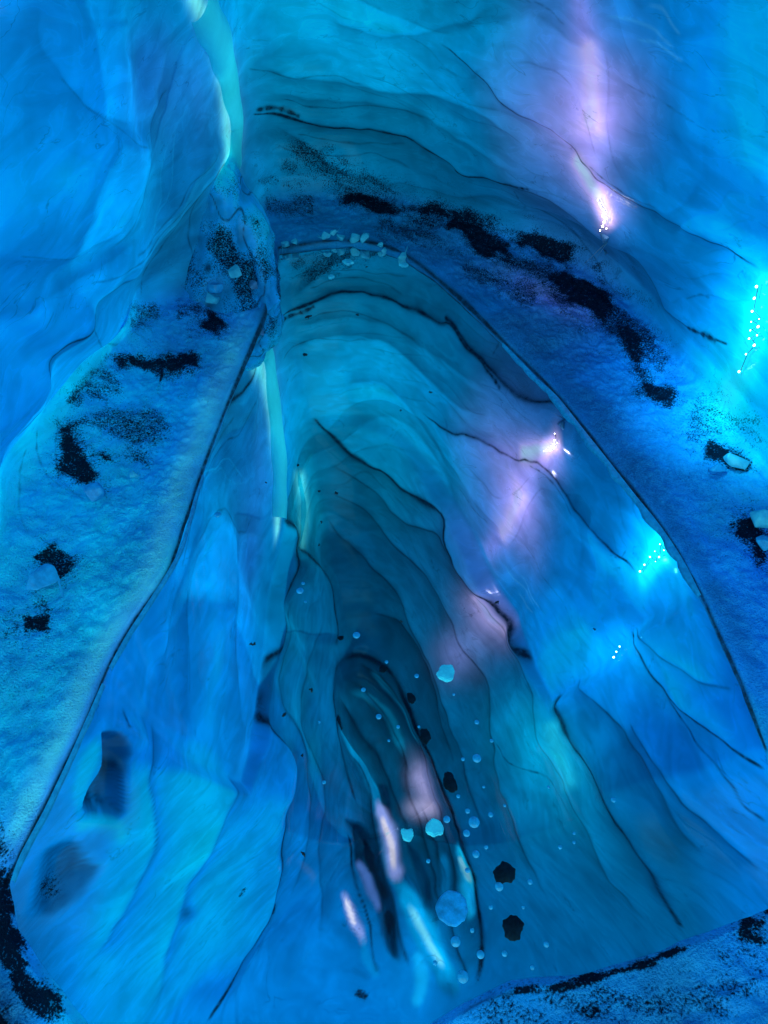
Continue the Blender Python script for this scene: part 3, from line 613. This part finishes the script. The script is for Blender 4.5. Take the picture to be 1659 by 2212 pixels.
# ------------------------------------------------------------------ ice lumps on the banks
def lump(px, py, rpx, label, cat='ice chunk', name='ice_chunk', m=None, group=None, sq=(1, 1, .8), sink=.25):
    l, n, d = hit(px, py); r = rpx * d / F
    ob = mesh_obj(name, chunk_bm(r, sq), m or M_CHUNK, None, False); ob.location = l + Vector((0, 0, r * (sq[2] - sink))); ob.rotation_euler = (random.uniform(-.3, .3), random.uniform(-.3, .3), random.uniform(0, 6))
    return tag(ob, label, cat, group)
ROW = 'ice chunks along the far edge of the pool'
for px, py, r, lb in [(616,534,11,'small flat ice chunk, leftmost on the far pool edge'),(638,529,10,'second ice chunk from the left on the far pool edge'),
    (703,517,13,'rounded ice chunk left of the tight cluster on the far pool edge'),(722,508,9,'small ice chunk at the back of the cluster on the far pool edge'),
    (738,517,14,'wide ice chunk in the middle of the cluster on the far pool edge'),(766,522,13,'upright ice chunk left of the biggest one on the far pool edge'),
    (790,525,15,'biggest angular ice chunk on the far pool edge'),(822,534,8,'small ice chunk just right of the biggest on the far edge'),(829,546,9,'low ice chunk nearest the water at the right of the cluster'),
    (868,562,13,'pale square ice chunk alone at the right of the far edge')]:
    lump(px, py, r, lb, group=ROW)
for px, py, r, lb, mm in [(510,598,18,'pale blue ice block on top of the dirty mound',M_CHUNK),(468,630,19,'grey-blue ice block in the middle of the dirty mound',M_RIM),(460,656,21,'flat pale ice slab at the lower left of the dirty mound',M_CHUNK),
    (548,622,14,'dark dusty ice block half buried at the right of the mound',M_GREY),(292,1030,11,'lone small ice lump on the left snow bank',M_CHUNK),(205,1075,26,'large frosted lump low on the left snow bank',M_RIM),
    (95,1265,36,'biggest frosted lump by the lower left edge of the left bank',M_RIM),(1587,1004,27,'round white-blue ice boulder on the right bank',M_CHUNK),(1546,1026,18,'low ice lump just left of the round ice boulder',M_RIM),
    (1645,1135,30,'tall ice lump cut by the right border of the picture',M_CHUNK),(1652,1180,22,'lower ice lump below the tall one at the right border',M_RIM),(1311,520,20,'dusty grey ice block wedged in the crack under the warm lamps',M_GREY),
    (1312,548,13,'small grey ice block below the wedged block under the warm lamps',M_GREY)]:
    lump(px, py, r, lb, m=mm)
# ------------------------------------------------------------------ water
bm = bmesh.new(); tw = np.linspace(-math.pi, math.pi, 361)[:-1]
vs = [bm.verts.new((C0[0] + (R0(t) + .10) * math.cos(t), C0[1] + (R0(t) + .10) * math.sin(t), 0)) for t in tw]
bm.faces.new(vs); water = mesh_obj('water', bm, M_WATER, None, False); water['kind'] = 'structure'
# ------------------------------------------------------------------ thin shelves of ice along the shore
def rim(pxs, w, label):
    sp_ = spline(pxs, 12); bm = bmesh.new(); rows = []
    for i, (x, y) in enumerate(sp_):
        p = Vector(on_water(x, y, .0)); c = Vector((C0[0], C0[1] if p.y > 3 else p.y, 0)); inw = (c - p); inw.z = 0; inw.normalize()
        e = min(1, i / 4, (len(sp_) - 1 - i) / 4); k = w * e * (.35 + 1.1 * abs(float(vnoise(np.array(i * .31), np.array(w * 50), 70))) * 2)
        rows.append([bm.verts.new(p - inw * .006 + Vector((0, 0, .018))), bm.verts.new(p + inw * k * .6 + Vector((0, 0, .016))), bm.verts.new(p + inw * (k + .003) + Vector((0, 0, .009))), bm.verts.new(p + inw * k * .8 + Vector((0, 0, -.01)))])
    for i in range(len(rows) - 1):
        for k in range(3): bm.faces.new((rows[i][k], rows[i][k + 1], rows[i + 1][k + 1], rows[i + 1][k]))
    bmesh.ops.recalc_face_normals(bm, faces=bm.faces[:])
    tag(mesh_obj('ice_shelf', bm, M_RIM), label, 'ice shelf')
rim([(1085,745),(1120,780),(1160,822),(1205,865),(1260,935),(1310,998),(1370,1075),(1420,1137),(1470,1212),(1510,1290)], .034, 'thin jagged shelf of ice along the right shore of the pool')
rim([(440,1030),(420,1090),(395,1180),(365,1240),(320,1310),(275,1380),(240,1445)], .010, 'thin shelf of ice along the left shore of the pool, upper stretch')
rim([(225,1480),(190,1560),(150,1650),(100,1755),(50,1850),(30,1905)], .010, 'thin shelf of ice along the left shore of the pool, lower stretch')
# ------------------------------------------------------------------ things floating on / standing in the water
def floater(px, py, rpx, kind, label, cat, group=None, ell=1.0):
    p = Vector(on_water(px, py)); d = (p - Vector((0, 0, H))).length; r = rpx * d / F
    if kind == 'plate': ob = mesh_obj('ice_floe', plate_bm(r, .018, 15, ell, .3), M_FLOAT, None, False); p.z = -.006
    elif kind == 'disc': ob = mesh_obj('ice_floe', plate_bm(r, .010, 30, ell, .05), M_DISC, None, False); p.z = -.005
    elif kind == 'stone': ob = mesh_obj('stone', dome_bm(r, r * .35, ell, .09, px * .37), M_STONE)
    else: ob = mesh_obj('air_bubble', dome_bm(r, r * .5, 1.0, 0), M_BUB)
    ob.location = p; ob.rotation_euler.z = random.uniform(0, 6) if ell == 1.0 else .25; return tag(ob, label, cat, group)
for px, py, r, lb in [(966,1455,21,'bright pale ice floe floating alone in the middle of the pool'),(880,1804,14,'small round ice floe left of the translucent one'),(938,1788,18,'ice floe right of the small round floe over the dark hollow'),
    (752,566,12,'small thin floe just off the far pool edge'),(716,598,7,'tiny floe farthest left below the far pool edge'),(872,572,9,'floe touching the far pool edge at the right')]:
    floater(px, py, r, 'plate', lb, 'ice floe')
floater(976, 1962, 32, 'disc', 'large round thin disc of frosty ice near the bottom of the pool', 'ice floe')
for px, py, r, e, lb in [(1090,1886,20,1,'round black stone in the lower right of the pool'),(1108,2004,20,1,'round black stone nearest the near shore'),(972,1690,12,2.0,'long black stone above the round stones'),(736,1378,6,1,'tiny black stone in the middle of the pool'),
    (828,1445,9,1,'black pebble at the top of the curved line of pebbles'),(888,1508,8,1.8,'second black pebble of the curved line of pebbles'),(918,1590,11,1.6,'biggest black pebble of the curved line of pebbles')]:
    floater(px, py, r, 'stone', lb, 'stone', None, e)
for px, py, r in [(648,1276,8),(770,1372,8),(1030,1638,9),(818,1548,6),(785,1490,5),(1024,1776,11),(1008,1800,7),(1010,1752,5),(984,2034,9),(1038,2062,7),(1078,1915,8),(1210,1830,4),(1240,1800,3),(1145,1905,5),(965,1770,7),(1030,1560,5),
                  (900,1460,5),(1325,1728,5),(470,1112,7),(1028,1845,7),(1000,2110,10),(700,1690,4),(835,1430,4),(1062,1600,4),(1180,2040,5),
                  (1000,1640,4),(1045,1700,3),(990,1720,4),(1060,1760,5),(1090,1740,3),(1050,1830,4),(1010,1880,5),(1060,1960,4),(1090,2060,5),(1130,1960,3),(1020,2010,4),(940,2080,4),(925,1860,4),(860,1570,4),(840,1600,3),(905,1570,3),(690,1560,3),(655,1260,4),(660,1300,3),(980,1500,3),(1240,1820,3),(1185,1700,3),(1150,2090,4)]:
    floater(px, py, r, 'bubble', 'small round air bubble on the pool surface', 'bubble', 'air bubbles on the pool')
SPK = [(661,686,11),(770,680,6),(660,765,11),(725,1064,9),(694,1128,6),(550,1390,9),(673,1492,9),(612,1546,9),(653,1842,9),(865,1340,6),(930,848,6),(866,886,4),(643,1006,6),(690,1062,6),(653,1632,6),(793,576,4),(1076,1303,8),(690,1176,5),(575,1042,4),(1282,1358,5)]
for px, py, r in SPK:
    p = Vector(on_water(px, py)); d = (p - Vector((0, 0, H))).length; bm = bmesh.new(); q = r * d / F; c = Vector((0, 0, .002))
    for k in range(7):
        a = random.uniform(0, 6.28)
        mt = Matrix.Translation(c) @ Matrix.Rotation(a, 4, 'Z') @ Matrix.Diagonal((q * random.uniform(.3, .5), q * random.uniform(.1, .2), q * .12, 1))
        bmesh.ops.create_icosphere(bm, subdivisions=1, radius=1, matrix=mt)
        a2 = a + random.choice((0, math.pi)); c = c + Vector((math.cos(a2), math.sin(a2), 0)) * q * .25
        if c.length > q: c = Vector((0, 0, .002))
    ob = mesh_obj('grit_flake', bm, M_SPECK); ob.location = p; tag(ob, 'tiny flake of black grit floating on the pool', 'grit', 'grit flakes on the pool')
# ------------------------------------------------------------------ lamps
def led(name_label, beads, m, r, mirror=False):
    l0, n0, d0 = hit(*beads[0], mirror); root = bpy.data.objects.new('led_light_string', None); COL.objects.link(root); root.location = l0
    tag(root, name_label, 'lamp'); pts = []
    for b in beads:
        l, n, d = hit(b[0], b[1], mirror); pts.append(l + n * .02 - l0)
        bm = bmesh.new(); bmesh.ops.create_icosphere(bm, subdivisions=2, radius=r * random.uniform(.35, 1.15))
        for v in bm.verts: v.co.z *= random.uniform(1.0, 1.35); v.co.x *= random.uniform(.8, 1.1)
        o_ = mesh_obj('bulb', bm, m, root); o_.location = l + n * .03 - l0
    cu = bmesh.new()
    for i in range(len(pts) - 1):
        a, b = pts[i], pts[i + 1]; ax = (b - a); Ln = ax.length
        if Ln < 1e-4: continue
        mt = Matrix.Translation((a + b) / 2) @ ax.to_track_quat('Z', 'Y').to_matrix().to_4x4()
        bmesh.ops.create_cone(cu, cap_ends=True, segments=8, radius1=.002, radius2=.002, depth=Ln, matrix=mt)
    mesh_obj('wire', cu, M_WIRE, root)
    return l0, n0
A, An = led('warm white string of small lamps in the crack under the lavender glow', [(1299,428),(1303,436),(1306,443),(1311,449),(1313,455),(1310,462),(1316,468),(1313,476),(1310,484),(1304,492),(1318,489)], M_WARM, .007)
B, Bn = led('cyan string of small lamps on the right wall by the picture border', [(1646,615),(1641,640),(1636,668),(1650,684),(1634,690),(1648,700),(1632,708),(1646,718),(1629,726),(1640,740),(1622,760),(1606,800)], M_CYAN, .006)
E_, En = led('small cyan lamp string high on the right wall, seen mirrored in the pool', [(1345,1400),(1338,1412),(1332,1424)], M_CYAN, .006, True)
def spot(src, tgt, col, e, cone):
    li = bpy.data.lights.new('lamp_beam', 'SPOT'); li.energy = e; li.color = col; li.spot_size = math.radians(cone); li.spot_blend = 1.0; li.shadow_soft_size = 0.0
    ob = bpy.data.objects.new('lamp_beam', li); COL.objects.link(ob); ob.location = src
    ob.rotation_euler = (Vector(tgt) - Vector(src)).to_track_quat('-Z', 'Y').to_euler()
PUR = (.68, .64, 1.0); CY = (.05, .7, 1.0)
spot(A + An * .36, hit(1275,230)[0], PUR, 24, 72)
spot(A + An * .24, hit(1320,450)[0], PUR, 8, 100)
spot(B + Bn * .46, hit(1590,800)[0], CY, 62, 100)
spot(B + Bn * .38, hit(1640,640)[0], CY, 16, 110)
spot(E_ + En * .45, hit(1340,1420,True)[0], CY, 26, 100)
src = A + An * .35
for tx, ty, c, e, cone in [(1125,1110,PUR,28,26),(1065,1340,PUR,24,15),(1005,1415,PUR,12,13),(915,1715,PUR,24,10),(842,1830,PUR,30,7)]:
    spot(src, hit(tx, ty, True)[0], c, e, cone)
for tx, ty, e, cone in [(1190,1640,95,24),(920,2020,90,14)]:
    spot(B + Bn * .35, hit(tx, ty, True)[0], CY, e, cone)
# ------------------------------------------------------------------ snowfield outside, sky, sun, camera
bm = bmesh.new(); bmesh.ops.create_grid(bm, x_segments=60, y_segments=60, size=60)
for v in bm.verts: v.co.z = -.5 + .25 * math.sin(v.co.x * .3) * math.cos(v.co.y * .23) * min(1, max(0, (v.co.length - 8) / 10))
g = mesh_obj('ground', bm, M_GROUND); g['kind'] = 'structure'
w = bpy.data.worlds.new('World'); SC.world = w; w.use_nodes = True; nt = w.node_tree; bg = nt.nodes['Background']
sky = nt.nodes.new('ShaderNodeTexSky'); sky.sky_type = 'NISHITA'; sky.sun_disc = False; sky.sun_elevation = SUN_EL; sky.sun_rotation = SUN_AZ
nt.links.new(sky.outputs[0], bg.inputs[0]); bg.inputs[1].default_value = SKY_S
sl = bpy.data.lights.new('sun', 'SUN'); sl.energy = SUN_E; sl.angle = math.radians(.5); sl.color = (1, .96, .9)
so = bpy.data.objects.new('sun', sl); COL.objects.link(so)
so.rotation_euler = (-Vector(SD)).to_track_quat('-Z', 'Y').to_euler(); so.location = Vector(SD) * 20
cam = bpy.data.cameras.new('camera'); cam.sensor_fit = 'VERTICAL'; cam.sensor_height = 36; cam.lens = F / 2212 * 36; cam.clip_end = 500; cam.clip_start = .02
co = bpy.data.objects.new('camera', cam); COL.objects.link(co); co.location = (0, 0, H); co.rotation_euler = (math.pi / 2 - PITCH, 0, 0)
SC.camera = co
SC.view_settings.view_transform = 'Standard'
